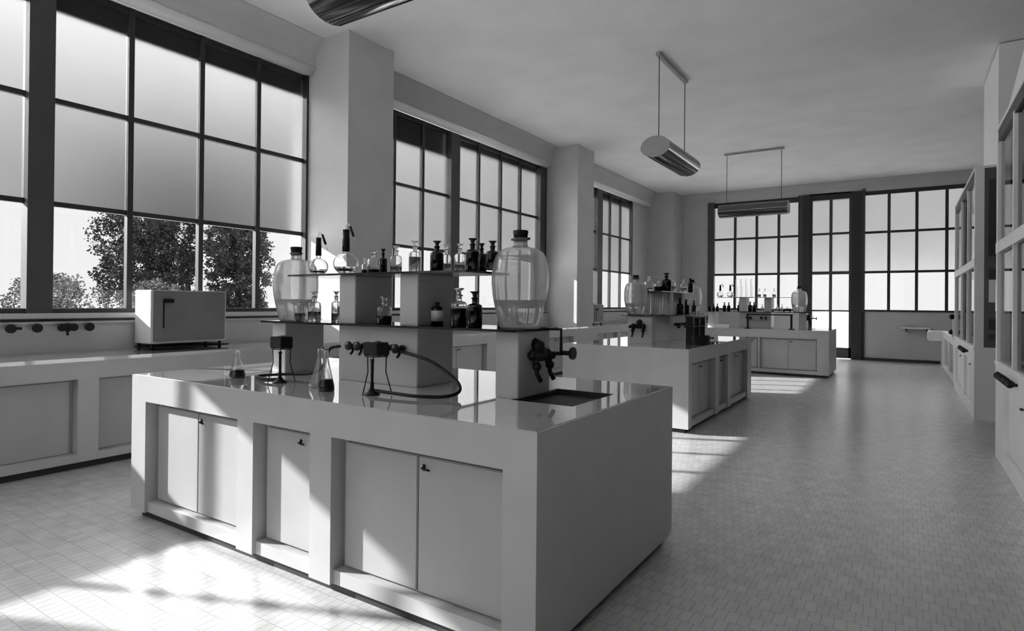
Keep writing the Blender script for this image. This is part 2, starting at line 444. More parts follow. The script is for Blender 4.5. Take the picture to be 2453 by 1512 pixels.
# ------------------------------------------------------------------ reagent stands
def tap_mb(x, y, z, dirn=-1, L=.07, r=.026):
    """small bench tap: stem along local y, round fluted hand wheel at its end"""
    m_ = MB(); y1 = y + dirn*L
    m_.tube([(x, y, z), (x, y1, z)], .010, 8)
    m_.tube([(x, y+dirn*.012, z), (x, y+dirn*.03, z)], .019, 6)
    m_.tube([(x, y1, z), (x, y1+dirn*.012, z)], [r, r], 12)
    m_.ball((x, y1+dirn*.004, z), r, 12, sc=(1, .55, 1))
    m_.tube([(x, y+dirn*.04, z), (x, y+dirn*.045, z-.035), (x, y+dirn*.06, z-.05)], .008, 8)
    return m_
def stand(label, loc, rz, near_taps=True):
    """local x along the stand, centre at origin, base on the bench top"""
    t = thing('reagent_stand', label, 'shelf stand', loc, rz, 'reagent stands on the island benches')
    Y = .155
    for x0, x1, z1 in ((-.97, -.83, .33), (.835, .972, .33)):
        MB().bbox(x0, x1, -Y, Y, 0, z1, .004).build('pier', M['bench'], t)
    MB().bbox(-.32, .315, -Y, Y, 0, .33, .004).build('service_block', M['bench'], t)
    for x0, x1 in ((-.32, -.18), (.178, .315)):
        MB().bbox(x0, x1, -Y, Y, .342, .628, .004).build('pier', M['bench'], t)
    MB().bbox(-1.0, .985, -.225, .225, .330, .342, .003).build('lower_shelf', M['slate'], t)
    MB().bbox(-.76, .68, -.20, .20, .628, .640, .003).build('upper_shelf', M['slate'], t)
    for x in (-.15, -.08, .135, .22): tap_mb(x, -Y, .215).build('tap', M['black'], t)
    for x in (-.15, .2): tap_mb(x, Y, .215, 1).build('tap', M['black'], t)
    # water taps and swan neck on both end piers
    for s, xe in ((1, .972), (-1, -.97)):
        m_ = MB()
        for yy in (-.06, .07):
            m_.tube([(xe, yy, .21), (xe+s*.07, yy, .21)], .013, 8)
            m_.tube([(xe+s*.05, yy, .21), (xe+s*.05, yy, .12), (xe+s*.075, yy, .08)], .012, 8)
            m_.ball((xe+s*.03, yy, .21), .03, 8); m_.ball((xe+s*.05, yy, .155), .024, 8)
            m_.tube([(xe+s*.045, yy-.03, .17), (xe+s*.045, yy+.03, .20)], .008, 6)
            m_.ball((xe+s*.045, yy+.035, .20), .02, 8)
        m_.tube([(xe, 0, .26), (xe+s*.02, 0, .26), (xe+s*.03, .01, .18)], .035, 8)
        m_.build('water_tap', M['black'], t)
    m_ = MB(); m_.tube([(.97, .12, .336), (1.06, .12, .336), (1.06, .12, .25), (1.06, .12, .21)], .008, 8)
    m_.tube([(1.06, .12, .215), (1.12, .12, .215)], .012, 8); m_.tube([(1.12, .12, .215), (1.135, .12, .215)], .032, 12)
    m_.tube([(.97, .12, .21), (1.06, .12, .21)], .010, 8)
    m_.build('drain_tap', M['black'], t)
    return t
stand('bench stand carrying clear and brown bottles, nearest one, between two carboys', (-2.558, 2.655, .896), 0)
stand('end-on reagent stand crowded with glassware on the middle island', (-2.68, 7.92, .896), PI/2)
stand('farthest reagent stand, a row of black bottles on its lower shelf', (-2.63, 13.55, .896), 0)

ZL, ZU = .896+.342, .896+.640

# ------------------------------------------------------------------ glassware prototypes (unit sized, scaled per copy)
def shell(prof, th=.003, n=28):
    """closed glass vessel from an outer profile (r,z) going from the base centre to the rim"""
    inner = []
    for i, (r, z) in enumerate(prof):
        inner.append((max(r-th, 1e-4), z))
    zb = prof[0][1] + th
    inner = [(r, max(z, zb)) for r, z in inner]
    return MB().lathe(prof + inner[::-1], n=n)
def arc(c, r0, r1, a0, a1, n=6):
    return [(c[0]+r0*math.cos(a0+(a1-a0)*i/n), c[1]+r1*math.sin(a0+(a1-a0)*i/n)) for i in range(n+1)]

def bottle(name, label, loc, r, h, kind, fill=.5, group=None, stopper=True, cat='bottle', lab=False, n=28):
    t = thing(name, label, cat, loc, 0, group)
    hs = h*.66 if stopper else h*.8; rn = r*.36
    pr = [(1e-4, 0), (r*.92, 0), (r, r*.1), (r, hs-r*.5)] + arc((r*.45, hs-r*.5), r*.55, r*.5, 0, PI/2)[1:] + [(rn, hs+r*.06), (rn, hs+h*.13), (rn*1.35, hs+h*.14), (rn*1.35, hs+h*.165)]
    dark = kind == 'dark'
    shell(pr, min(.003, r*.08), n).build('vessel', M['amber'] if dark else M['glass'], t)
    if fill:
        zl = hs*fill
        th = min(.003, r*.08)*.5; MB().lathe([(1e-4, th), (r*.92-th, th), (r-th, r*.1), (r-th, zl), (1e-4, zl)], n=n).build('liquid', M['dliquid'] if dark or kind == 'darkliquid' else M['liquid'], t)
    if lab:
        MB().lathe([(r*1.005, hs*.22), (r*1.012, hs*.22), (r*1.012, hs*.78), (r*1.005, hs*.78)], n=n).build('paper_label', M['paper'], t)
    if stopper:
        z0 = hs+h*.06
        MB().lathe([(1e-4, z0), (rn*.9, z0), (rn*1.0, hs+h*.165), (rn*.75, hs+h*.19), (rn*.9, h*.93), (rn*1.75, h*.985), (rn*1.75, h), (1e-4, h)], n=n).build('stopper', M['black'] if dark else M['glass'], t)
    return t

GT = 'bottles on the upper shelf of the nearest stand'
for X, Y, r, h, k, f, lb in (
    (-2.896, 2.72, .019, .11, 'darkliquid', .5, 'tiny narrow clear bottle beside the round flask, first of the upper shelf row'),
    (-2.672, 2.58, .038, .141, 'darkliquid', .25, 'wide clear glass-stoppered bottle just left of a black stoppered narrow one'),
    (-2.763, 2.75, .026, .166, 'dark', .5, 'narrow brown bottle with flared black stopper half behind a wide clear one'),
    (-2.584, 2.68, .035, .171, 'clear', .4, 'clear bottle in front of the pillar edge, right of the narrow brown bottle'),
    (-2.360, 2.6, .034, .183, 'clear', .75, 'tall clear bottle with glass stopper standing under a window bar'),
    (-2.153, 2.55, .037, .168, 'dark', .6, 'brown bottle with flared stopper standing alone between clear bottles'),
    (-2.252, 2.75, .029, .169, 'clear', .5, 'slim clear bottle partly hidden behind the lone brown bottle'),
    (-2.095, 2.68, .031, .161, 'clear', .4, 'clear bottle with glass stopper directly left of the brown trio'),
    (-1.910, 2.55, .0363, .170, 'dark', .8, 'tallest brown bottle of the trio near the right-hand carboy'),
    (-1.988, 2.74, .028, .164, 'dark', .8, 'thinner brown bottle squeezed in the middle of the brown trio'),
    (-1.781, 2.55, .0344, .150, 'dark', .7, 'brown bottle at the shelf end, touching the outline of the right carboy')):
    bottle('reagent_bottle', lb, (X, Y, ZU), r, h, k, f, GT)
GL = 'bottles on the lower shelf of the nearest stand'
for X, Y, r, h, k, f, lb, pl in (
    (-3.142, 2.53, .040, .191, 'clear', .5, 'wide clear stoppered bottle right beside the left carboy base', False),
    (-3.043, 2.62, .030, .195, 'clear', .4, 'clear bottle against the left pier on the lower shelf', False),
    (-2.772, 2.62, .028, .130, 'dark', .5, 'small dim brown bottle in the shade of the left pier', False),
    (-2.559, 2.56, .044, .160, 'darkliquid', .45, 'round shouldered clear bottle half full of dark liquid, centre of lower shelf', False),
    (-2.500, 2.68, .026, .165, 'darkliquid', .6, 'slim clear bottle with dark liquid just behind the half full one', False),
    (-2.006, 2.56, .046, .207, 'darkliquid', .72, 'large clear stoppered bottle full of dark liquid near the right carboy', False),
    (-1.870, 2.52, .040, .188, 'dark', .8, 'brown bottle with flared stopper between dark liquid bottle and carboy', False)):
    bottle('reagent_bottle', lb, (X, Y, ZL), r, h, k, f, GL, lab=pl)
bottle('reagent_bottle', 'small dark bottle half hidden behind the right carboy base', (-1.845, 2.74, ZL), .026, .125, 'dark', .6, GL)
bottle('specimen_jar', 'pale open jar between the left carboy and the left upper pier', (-3.095, 2.72, ZL), .034, .16, 'clear', .7, GL, stopper=False, cat='jar')
bottle('specimen_jar', 'jar with big pale label standing in the dark opening beside the central pier', (-2.205, 2.62, ZL), .036, .135, 'dark', .5, GL, stopper=False, cat='jar', lab=True)
bottle('specimen_jar', 'short open glass jar in front of the left carboy', (-3.245, 2.50, ZL), .033, .13, 'clear', .5, GL, stopper=False, cat='jar')

def carboy(label, loc, k=1.0, fill=.42, rot=0):
    t = thing('carboy', label, 'carboy', loc, rot, 'large water carboys on the stands')
    R_ = .148*k
    pr = [(1e-4, 0), (.098*k, 0), (.106*k, .008*k), (.126*k, .09*k), (.142*k, .17*k), (R_, .23*k), (R_*.995, .275*k), (.142*k, .325*k), (.131*k, .365*k), (.117*k, .388*k), (.098*k, .402*k), (.070*k, .411*k), (.045*k, .416*k), (.036*k, .424*k), (.036*k, .450*k), (.044*k, .455*k), (.044*k, .462*k)]
    shell(pr, .005*k, 40).build('vessel', M['carboy'], t)
    zl = .145*k if fill else 0
    MB().lathe([(1e-4, .008), (.100*k, .008), (.1215*k, .09*k), (.1335*k, zl), (1e-4, zl)], n=40).build('water', M['liquid'], t)
    m_ = MB().lathe([(1e-4, .445*k), (.032*k, .445*k), (.040*k, .497*k), (.037*k, .502*k), (1e-4, .502*k)], n=20)
    m_.build('rubber_stopper', M['rubber'], t)
    m_ = MB().tube([(-.055*k, 0, .458*k), (.055*k, 0, .458*k)], .006*k, 8); m_.build('clip', M['black'], t)
    return t
carboy('biggest foreground glass carboy, third full of water, black stopper, on the right shelf end', (-1.655, 2.62, ZL), 1.0)
carboy('large glass carboy with tilted light, standing on the left shelf end nearest the window', (-3.42, 2.60, ZL), .98)
carboy('glass carboy on the near end of the middle island stand', (-2.80, 7.12, ZL), .98)
carboy('glass carboy on the far end of the middle island stand', (-2.58, 8.72, ZL), .98)
carboy('bright glass carboy at the right end of the farthest stand', (-1.80, 13.50, ZL), 1.05)

def wash_bottle(label, loc, r, h, tube_side=1):
    t = thing('wash_bottle', label, 'flask', loc, 0, 'round flasks with black necks')
    pr = [(1e-4, 0), (r*.5, 0)] + arc((0, r*.9), r, r*.9, -PI/3, PI/2*.86, 12) + [(r*.24, r*1.95), (r*.24, h*.96)]
    shell(pr, .002, 28).build('vessel', M['glass'], t)
    MB().lathe([(1e-4, .004), (r*.5, .004), (r*.8, r*.38), (r*.93, r*.62), (1e-4, r*.62)], n=28).build('water', M['liquid'], t)
    MB().lathe([(r*.25, h*.52), (r*.30, h*.52), (r*.29, h*.8), (r*.26, h*.82), (r*.27, h), (1e-4, h)], n=20).build('neck_wrap', M['rubber'], t)
    z = h
    pts = spline([(0, 0, h*.9), (0, 0, h+.02), (.015, 0, h+.035), (.04, 0, h+.015)])
    MB().tube(pts, .0028, 8).build('glass_tube', M['glass'], t)
    a = Vector((.035, 0, h+.018)); b = Vector((.068, 0, h-.045))
    d = MB().tube([a, b], .0075, 8).build('rubber_joint', M['rubber'], t)
    MB().tube([b, b+(b-a)*.6], [.0025, .0012], 8).build('nozzle', M['glass'], d)
    return t
wash_bottle('smaller round flask with black wrapped neck on the left end of the upper shelf', (-3.195, 2.6, ZU), .062, .245)
wash_bottle('larger round flask with tall black wrapped neck beside the smaller one', (-2.958, 2.62, ZU), .078, .285)

def conical(label, loc, r, h, dark=True):
    t = thing('conical_flask', label, 'flask', loc, 0, 'conical flasks on the nearest worktop')
    pr = [(1e-4, 0), (r*.94, 0), (r, r*.1), (r*.97, h*.13), (r*.30, h*.72), (r*.26, h*.78), (r*.26, h*.97), (r*.34, h)]
    shell(pr, .0018, 28).build('vessel', M['glass'], t)
    zl = h*.28 if dark else h*.08
    if dark: MB().lathe([(1e-4, .001), (r*.93, .001), (r-.0009, r*.12), (r*.97-.0009, h*.13), (r*.80-.0009, zl), (1e-4, zl)], n=24).build('liquid', M['dliquid'], t)
    return t
conical('small conical flask with dark liquid near the worktop left end', (-3.43, 2.19, .896), .048, .165)
conical('conical flask with dark liquid in front of the central block', (-2.545, 2.13, .896), .042, .22)
conical('taller pale empty conical flask just behind the one with dark liquid', (-2.700, 2.22, .896), .062, .215, False)

# burners, tripods, boxes, hoses
def burner(label, loc):
    t = thing('gas_burner', label, 'burner', loc, 0, 'gas burners on the nearest worktop')
    MB().lathe([(1e-4, 0), (.040, 0), (.040, .006), (.022, .016), (.013, .03), (1e-4, .03)], n=20).build('base', M['black'], t)
    MB().lathe([(1e-4, .02), (.010, .02), (.010, .06), (.0075, .065), (.0075, .165), (.010, .168), (.010, .18), (.006, .18)], n=14).build('barrel', M['black'], t)
    return t
def tripod(label, loc):
    t = thing('tripod', label, 'tripod', loc, 0, 'wire tripods over the burners')
    m_ = MB()
    ring = [(.055*math.cos(a), .055*math.sin(a), .197) for a in [2*PI*i/20 for i in range(21)]]
    m_.tube(ring, .003, 6); m_.build('ring', M['black'], t)
    for k in range(3):
        a = 2*PI*k/3 + .5
        c, s = math.cos(a), math.sin(a)
        MB().tube([(.055*c, .055*s, .197), (.052*c, .052*s, .12), (.085*c, .085*s, .005)], .003, 6).build('leg', M['black'], t)
    return t
def waterbath(label, loc):
    t = thing('water_bath', label, 'box', loc, 0, 'small black boxes on the tripods')
    MB().bbox(-.052, .052, -.04, .04, 0, .066, .004).build('tank', M['black'], t)
    MB().lathe([(1e-4, .066), (.026, .066), (.026, .072), (1e-4, .075)], n=20).build('lid', M['steel'], t)
    return t
burner('gas burner in front of the central service block', (-2.265, 2.185, .896)); tripod('thin wire tripod before the central service block', (-2.245, 2.19, .896)); waterbath('black box on the tripod before the central service block', (-2.245, 2.19, .896+.2005))
burner('gas burner near the left pier', (-3.015, 2.19, .896)); tripod('thin wire tripod near the left pier', (-3.005, 2.19, .896)); waterbath('black box on the tripod near the left pier', (-3.005, 2.19, .896+.2005))
h1 = MB().tube(spline([(-2.245, 2.19, .917), (-2.12, 2.19, .915), (-1.98, 2.20, .912), (-1.86, 2.27, .912), (-1.84, 2.36, .93), (-1.92, 2.42, .98), (-2.10, 2.43, 1.06), (-2.335, 2.44, 1.10)], 8), .0085, 10).build('gas_hose', M['rubber'])
tag(h1, 'black rubber hose looping from the central burner up to the service block tap', 'hose', 'rubber gas hoses')
h2 = MB().tube(spline([(-3.035, 2.19, .915), (-3.12, 2.17, .912), (-3.24, 2.20, .912), (-3.28, 2.27, .912), (-3.18, 2.36, .918), (-3.02, 2.41, .93), (-2.92, 2.43, .99), (-2.90, 2.45, 1.08), (-2.83, 2.47, 1.10)], 8), .0085, 10).build('gas_hose', M['rubber'])
tag(h2, 'black rubber hose curling round the left burner on the worktop', 'hose', 'rubber gas hoses')

# middle island glassware (seen end-on)
def along(pts, z, kind):
    pass
G2 = 'glassware crowded on the middle island stand'
for X, Y, z, r, h, k, f, nm, lb in (
    (-2.72, 7.36, ZU, .06, .19, 'clear', .3, 'reagent_bottle', 'round clear bottle at the near end of the middle stand upper shelf'),
    (-2.62, 7.42, ZU, .05, .15, 'darkliquid', .6, 'reagent_bottle', 'clear bottle with dark contents beside the big black bottle, middle stand'),
    (-2.52, 7.44, ZU, .062, .23, 'dark', .8, 'reagent_bottle', 'biggest black stoppered bottle on top of the middle stand'),
    (-2.56, 7.75, ZU, .055, .20, 'clear', .5, 'reagent_bottle', 'clear bottle right behind the big black one on the middle stand'),
    (-2.62, 7.95, ZU, .05, .19, 'clear', .5, 'reagent_bottle', 'second clear bottle behind the big black one on the middle stand'),
    (-2.52, 8.15, ZU, .045, .18, 'clear', .5, 'reagent_bottle', 'third clear bottle behind the big black one on the middle stand'),
    (-2.52, 8.45, ZU, .035, .20, 'dark', .8, 'reagent_bottle', 'narrow dark bottle at the far end of the middle stand upper shelf'),
    (-2.53, 8.02, ZL, .05, .22, 'dark', .8, 'reagent_bottle', 'nearer of the two black bottles under the middle stand upper shelf'),
    (-2.53, 8.28, ZL, .05, .20, 'dark', .8, 'reagent_bottle', 'farther of the two black bottles under the middle stand upper shelf'),
    (-2.50, 8.56, ZL, .03, .19, 'dark', .8, 'reagent_bottle', 'slim black bottle beside the far carboy of the middle stand')):
    bottle(nm, lb, (X, Y, z), r, h, k, f, G2, n=16)
for i, (X, Y) in enumerate(((-2.66, 7.32), (-2.56, 7.38), (-2.50, 7.30))):
    t = thing('measuring_cylinder', ['leftmost', 'middle', 'rightmost'][i] + ' tall glass cylinder at the near end of the middle stand lower shelf', 'cylinder', (X, Y, ZL), 0, 'glass cylinders on the middle island stand')
    shell([(1e-4, 0), (.04, 0), (.04, .008), (.022, .014), (.022, .27), (.028, .275)], .002, 18).build('vessel', M['glass'], t)
t = thing('drying_rack', 'black test tube rack on legs beside the middle stand', 'rack', (-2.20, 7.62, .896), PI/2)
m_ = MB(); m_.bbox(-.28, .28, -.05, .05, .31, .325, .003); m_.bbox(-.28, .28, -.05, .05, .20, .208, .002); m_.build('shelf', M['black'], t)
for x in (-.25, 0, .25): MB().box(x-.012, x+.012, -.045, .045, 0, .31).build('leg', M['black'], t)
for i in range(5):
    q = thing('test_tube', '%s glass test tube, counted from the near end of the black rack' % ['first', 'second', 'third', 'fourth', 'last'][i], 'test tube', (-2.20, 7.42+.1*i, .896+.215), 0, 'test tubes in the black rack')
    shell([(1e-4, 0), (.008, .003), (.011, .012), (.011, .17), (.013, .173)], .001, 12).build('tube', M['glass'], q)
t = thing('cooking_pot', 'round dark pot standing on the aisle side of the middle island', 'pot', (-2.03, 7.25, .896))
MB().lathe([(1e-4, 0), (.085, 0), (.10, .02), (.105, .10), (.11, .105), (.10, .105), (.095, .02), (1e-4, .012)], n=24).build('bowl', M['black'], t)
MB().tube([(.10, 0, .08), (.15, 0, .085)], .01, 8).build('handle', M['black'], t)

# farthest island glassware
G3 = 'black bottles on the farthest stand'
names = ['first', 'second', 'third', 'fourth', 'fifth', 'sixth', 'seventh', 'eighth', 'ninth']
pb = None
for i, (u, sc) in enumerate(((-3.60, 1), (-3.51, .8), (-3.43, .8), (-3.28, .95), (-3.19, .95), (-2.97, 1.05), (-2.87, 1.05), (-2.75, 1.05), (-2.67, 1.0))):
    lb = '%s black bottle counted from the window side on the farthest stand lower shelf' % names[i]
    if pb is None: pb = bottle('reagent_bottle', lb, (u, 13.50, ZL), .038, .20, 'dark', .8, G3, n=16); src = pb
    else: dup(src, (u, 13.50, ZL), lb, G3, sc=(sc, sc, sc))
pc = None
for i, u in enumerate((-2.50, -2.43, -2.36, -2.30, -2.21, -2.12)):
    lb = '%s small clear bottle counted from the window side, right half of the farthest stand' % names[i]
    if pc is None: pc = bottle('reagent_bottle', lb, (u, 13.46, ZL), .027, .15, 'clear', .5, 'small clear bottles on the farthest stand', n=14)
    else: dup(pc, (u, 13.46, ZL), lb, 'small clear bottles on the farthest stand')
for i, u in enumerate((-2.57, -2.46, -2.28)):
    dup(pc, (u, 13.50, ZU), '%s small clear bottle on the farthest stand upper shelf' % names[i], 'small clear bottles on the farthest stand', sc=(1.2, 1.2, 1.25))
wash_bottle('black-necked flask nearest the window on the farthest stand', (-3.37, 13.5, ZU), .07, .27)
wash_bottle('second black-necked flask on the farthest stand, right of the first', (-3.16, 13.5, ZU), .07, .27)
pc = None
for i, u in enumerate((-3.03, -2.93, -2.83, -2.73)):
    lb = '%s tall glass cylinder from the window side on the farthest stand' % names[i]
    if pc is None:
        pc = thing('measuring_cylinder', lb, 'cylinder', (u, 13.5, ZU), 0, 'tall glass cylinders on the farthest stand')
        shell([(1e-4, 0), (.045, 0), (.045, .01), (.022, .016), (.022, .38), (.03, .385)], .002, 16).build('vessel', M['glass'], pc)
    else: dup(pc, (u, 13.5, ZU), lb)
t = thing('glass_dish', 'shallow covered glass dish beside the farthest carboy', 'dish', (-2.02, 13.45, ZL))
MB().lathe([(1e-4, 0), (.07, 0), (.075, .06), (.072, .06), (.067, .004), (1e-4, .004)], n=24).build('bowl', M['glass'], t)
MB().lathe([(1e-4, .061), (.078, .061), (.07, .075), (.012, .08), (.012, .10), (1e-4, .10)], n=24).build('lid', M['glass'], t)
t = thing('filter_bench', 'black bridge-shaped rack standing on the farthest island front', 'rack', (-2.285, 13.02, .896))
MB().bbox(-.43, .43, -.06, .06, .275, .30, .003).build('rail', M['black'], t)
for x in (-.41, .41):
    l = MB().box(x-.018, x+.018, -.02, .02, .01, .277).build('leg', M['black'], t)
    MB().bbox(x-.055, x+.055, -.05, .05, 0, .014, .003).build('foot', M['black'], l)
t = thing('white_basin', 'small white trough lying on the middle island near the pot', 'basin', (-3.3, 12.9+.25, .896))
MB().bbox(-.22, .22, -.08, .08, 0, .06, .006).build('trough', M['white'], t)
t['label'] = 'small white trough on the farthest island, left of the black rack'

# ------------------------------------------------------------------ wall bench under the windows
def wall_cabinet(label, y0, y1, recs_):
    t = thing('wall_cabinet', label, 'cabinet', (XP+.012, y0, 0), PI/2, 'cabinets under the window wall')
    L = y1-y0; D = .62; dp = .10; H = .866
    b = MB(); b.box(0, L, dp, D, .06, H); xs = 0
    for a, c, k in recs_:
        b.box(xs, a, 0, dp, .06, H); xs = c
        b.box(a, c, 0, dp, .725, H); b.box(a, c, 0, dp, .06, .125)
    b.box(xs, L, 0, dp, .06, H); b.build('body', M['bench'], t)
    MB().box(0, L, .05, D, 0, .06).build('plinth', M['plinth'], t)
    doors(t, recs_, 0, dp, zt=.735, zb=.115)
    return t
XF = XP + .012
wall_cabinet('wall cabinet nearest the camera below the big trees window', -.04, 4.925, [(.64, 2.20, 2), (2.35, 3.9, 2), (4.05, 4.85, 2)])
wall_cabinet('wall cabinet glimpsed through the nearest stand between the first two pillars', 5.685, 10.925, [(.12, .6, 1), (.75, 2.115, 2), (2.38, 3.6, 2), (3.8, 5.1, 2)])
wall_cabinet('far wall cabinet running up to the last pillar', 11.685, 16.92, [(.2, 1.3, 2), (1.5, 2.5, 2), (2.7, 3.7, 2), (3.9, 5.0, 2)])
for y0, y1, lb in ((4.93, 5.68, 'pale fascia panel across the foot of the nearest pillar'), (10.93, 11.68, 'pale fascia panel across the foot of the middle pillar')):
    t = thing('pillar_fascia', lb, 'panel', (0, 0, 0), 0, 'fascia panels closing the bench at the pillars')
    MB().box(XP+.001, XF, y0, y1, .06, .866).build('panel', M['bench'], t); MB().box(XP+.001, XF-.03, y0, y1, 0, .06).build('plinth', M['plinth'], t)
# worktop, notched round the pillars (one continuous slab on the cabinets)
m_ = MB()
for y0, y1 in ((-.05, 4.93), (5.68, 10.93), (11.68, 16.92)): m_.box(-6.26, XP, y0+.001, y1-.001, .866, .896)
m_.box(XP, XF, -.04, 16.92, .866, .896)
wt = m_.build('wall_worktop', M['top']); tag(wt, 'long glossy worktop running under the left windows past the pillars', 'worktop')
for y0, y1, lb in ((-.05, 4.93, 'service ledge with taps below the tree window'), (5.68, 10.93, 'service ledge between the first two pillars in view'), (11.68, 16.92, 'service ledge before the last pillar, behind the small oven')):
    t = thing('service_ledge', lb, 'ledge', (0, 0, 0), 0, 'service ledges along the window wall')
    MB().box(XW+.03, -6.20, y0+.002, y1-.002, .896, 1.15).build('panel', M['bench'], t)
    MB().bbox(XW+.03, -6.175, y0+.002, y1-.002, 1.15, 1.17, .004).build('top_board', M['bench'], t)
TG = 'gas taps on the window wall ledge'
for i, (y, lb) in enumerate(((1.91, 'black ledge tap with its spout turned right, nearest the photo edge'), (2.09, 'plain round black ledge tap, second along from the photo edge'), (2.31, 'double-knobbed black ledge tap with a drop pipe'), (2.48, 'black ledge tap closest to the oven'))):
    t = thing('gas_tap', lb, 'tap', (-6.20, y, 1.12), PI/2, TG)
    MB().tube([(0, 0, 0), (0, -.05, 0)], .014, 8).build('stem', M['black'], t)
    m_ = MB(); m_.tube([(0, -.05, 0), (0, -.068, 0)], .038, 14)
    if i == 0: m_.tube([(0, -.05, 0), (.075, -.05, 0)], .012, 8)
    if i == 2: m_.tube([(-.045, -.06, 0), (-.045, -.075, 0)], .034, 12); m_.tube([(.045, -.06, 0), (.045, -.075, 0)], .034, 12); m_.tube([(0, -.06, 0), (0, -.06, -.07)], .010, 8)
    m_.build('knob', M['black'], t)

def oven(label, loc, w, L, h, grp='drying ovens on the wall bench'):
    """w across (X), L along (Y); door on the room side (+X)"""
    t = thing('drying_oven', label, 'oven', loc, 0, grp)
    z0 = .06
    MB().bbox(0, w, 0, L, z0, h, .006).build('casing', M['oven'], t)
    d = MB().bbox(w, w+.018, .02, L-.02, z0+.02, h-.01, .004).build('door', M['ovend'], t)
    MB().box(w+.018, w+.045, .10, .19, h-.12, h-.085).build('latch', M['black'], d)
    MB().box(w+.018, w+.022, .10, .112, h-.36, h-.10).build('hinge_strip', M['black'], d)
    for x in (.02, w-.03):
        for y in (.03, L-.05): MB().tube([(x, y, 0), (x, y, z0)], .016, 8).build('foot', M['black'], t)
    MB().box(-.0, w+.02, .0, L+.02, .018, .032).build('base_tray', M['black'], t)
    MB().lathe([(.011, h), (.011, h+.06), (.016, h+.06), (.016, h+.07), (1e-4, h+.07)], w*.5, L*.55, 12).build('thermometer', M['black'], t)
    return t
oven('large oven with a bright sunlit side and grey door on the bench before the trees', (-6.165, 2.87, .896), .30, .74, .565)
oven('small white oven farther along, on the bench right of the second pillar', (-6.12, 11.95, .896), .46, .50, .46)
t = thing('microscope', 'dark instrument standing on top of the small far oven', 'instrument', (-5.80, 12.15, .896+.461))
m_ = MB(); m_.box(-.05, .05, -.04, .04, 0, .02); m_.tube([(0, 0, .02), (-.02, 0, .1), (.0, 0, .16)], .018, 8); m_.tube([(.0, 0, .16), (-.05, 0, .19)], .016, 8); m_.build('stand', M['black'], t)

# ------------------------------------------------------------------ pendant lamps
def lamp(label, c, rz, L=1.35, span=1.08, drop=0.0):
    t = thing('pendant_lamp', label, 'lamp', c, rz, 'trough pendant lamps')
    a, b = .19, .135; n = 32
    up = MB(); lo = MB()
    def arcpts(t0, t1, k=16, s=1.0): return [(a*s*math.cos(t0+(t1-t0)*i/k), b*s*math.sin(t0+(t1-t0)*i/k)) for i in range(k+1)]
    for mb_, p in ((up, arcpts(-.15, PI+.15)), (lo, arcpts(PI+.15, 2*PI-.15))):
        k = len(p); vs = [(-L/2, y, z) for y, z in p] + [(L/2, y, z) for y, z in p]
        mb_.add(vs, [(i, i+1, k+i+1, k+i) for i in range(k-1)], 0, True)
    for x in (-L/2, L/2):
        p = arcpts(0, 2*PI, 32)[:-1]; MB().add([(x+e, y, z) for e in (0, .006 if x > 0 else -.006) for y, z in p], [tuple(range(32)), tuple(range(63, 31, -1))] + [(i, (i+1)%32, 32+(i+1)%32, 32+i) for i in range(32)], 0, False).build('end_cap', M['lampt'], t)
    up.build('housing', M['lamph'], t); lo.build('diffuser', M['lampd'], t)
    for s in (-1, 1):
        MB().bbox(-L/2, L/2, s*a*.99-.008, s*a*.99+.008, -.03, -.012, .003).build('rim', M['steel'], t)
    for k in range(3):
        yy = (-.09, 0, .09)[k]; zz = -b*math.sqrt(1-(yy/a)**2)
        MB().tube([(-L/2+.01, yy, zz-.002), (L/2-.01, yy, zz-.002)], .004, 6).build('glass_bar', M['black'], t)
    zc = HC - c[2]
    for s in (-1, 1): MB().tube([(s*span/2, 0, b-.01), (s*span/2, 0, zc-.02)], .006, 6).build('rod', M['dark'], t)
    MB().bbox(-span/2-.05, span/2+.05, -.03, .03, zc-.045, zc-.001, .005).build('ceiling_bar', M['lampt'], t)
    return t
lamp('largest pendant lamp, cut off by the top edge above the nearest bench', (-2.63, 2.75, 3.40), 0)
lamp('middle pendant lamp seen end-on, hanging over the middle island', (-2.66, 8.05, 3.37), PI/2)
lamp('farthest pendant lamp seen broadside before the back windows', (-2.66, 13.29, 3.37), 0)

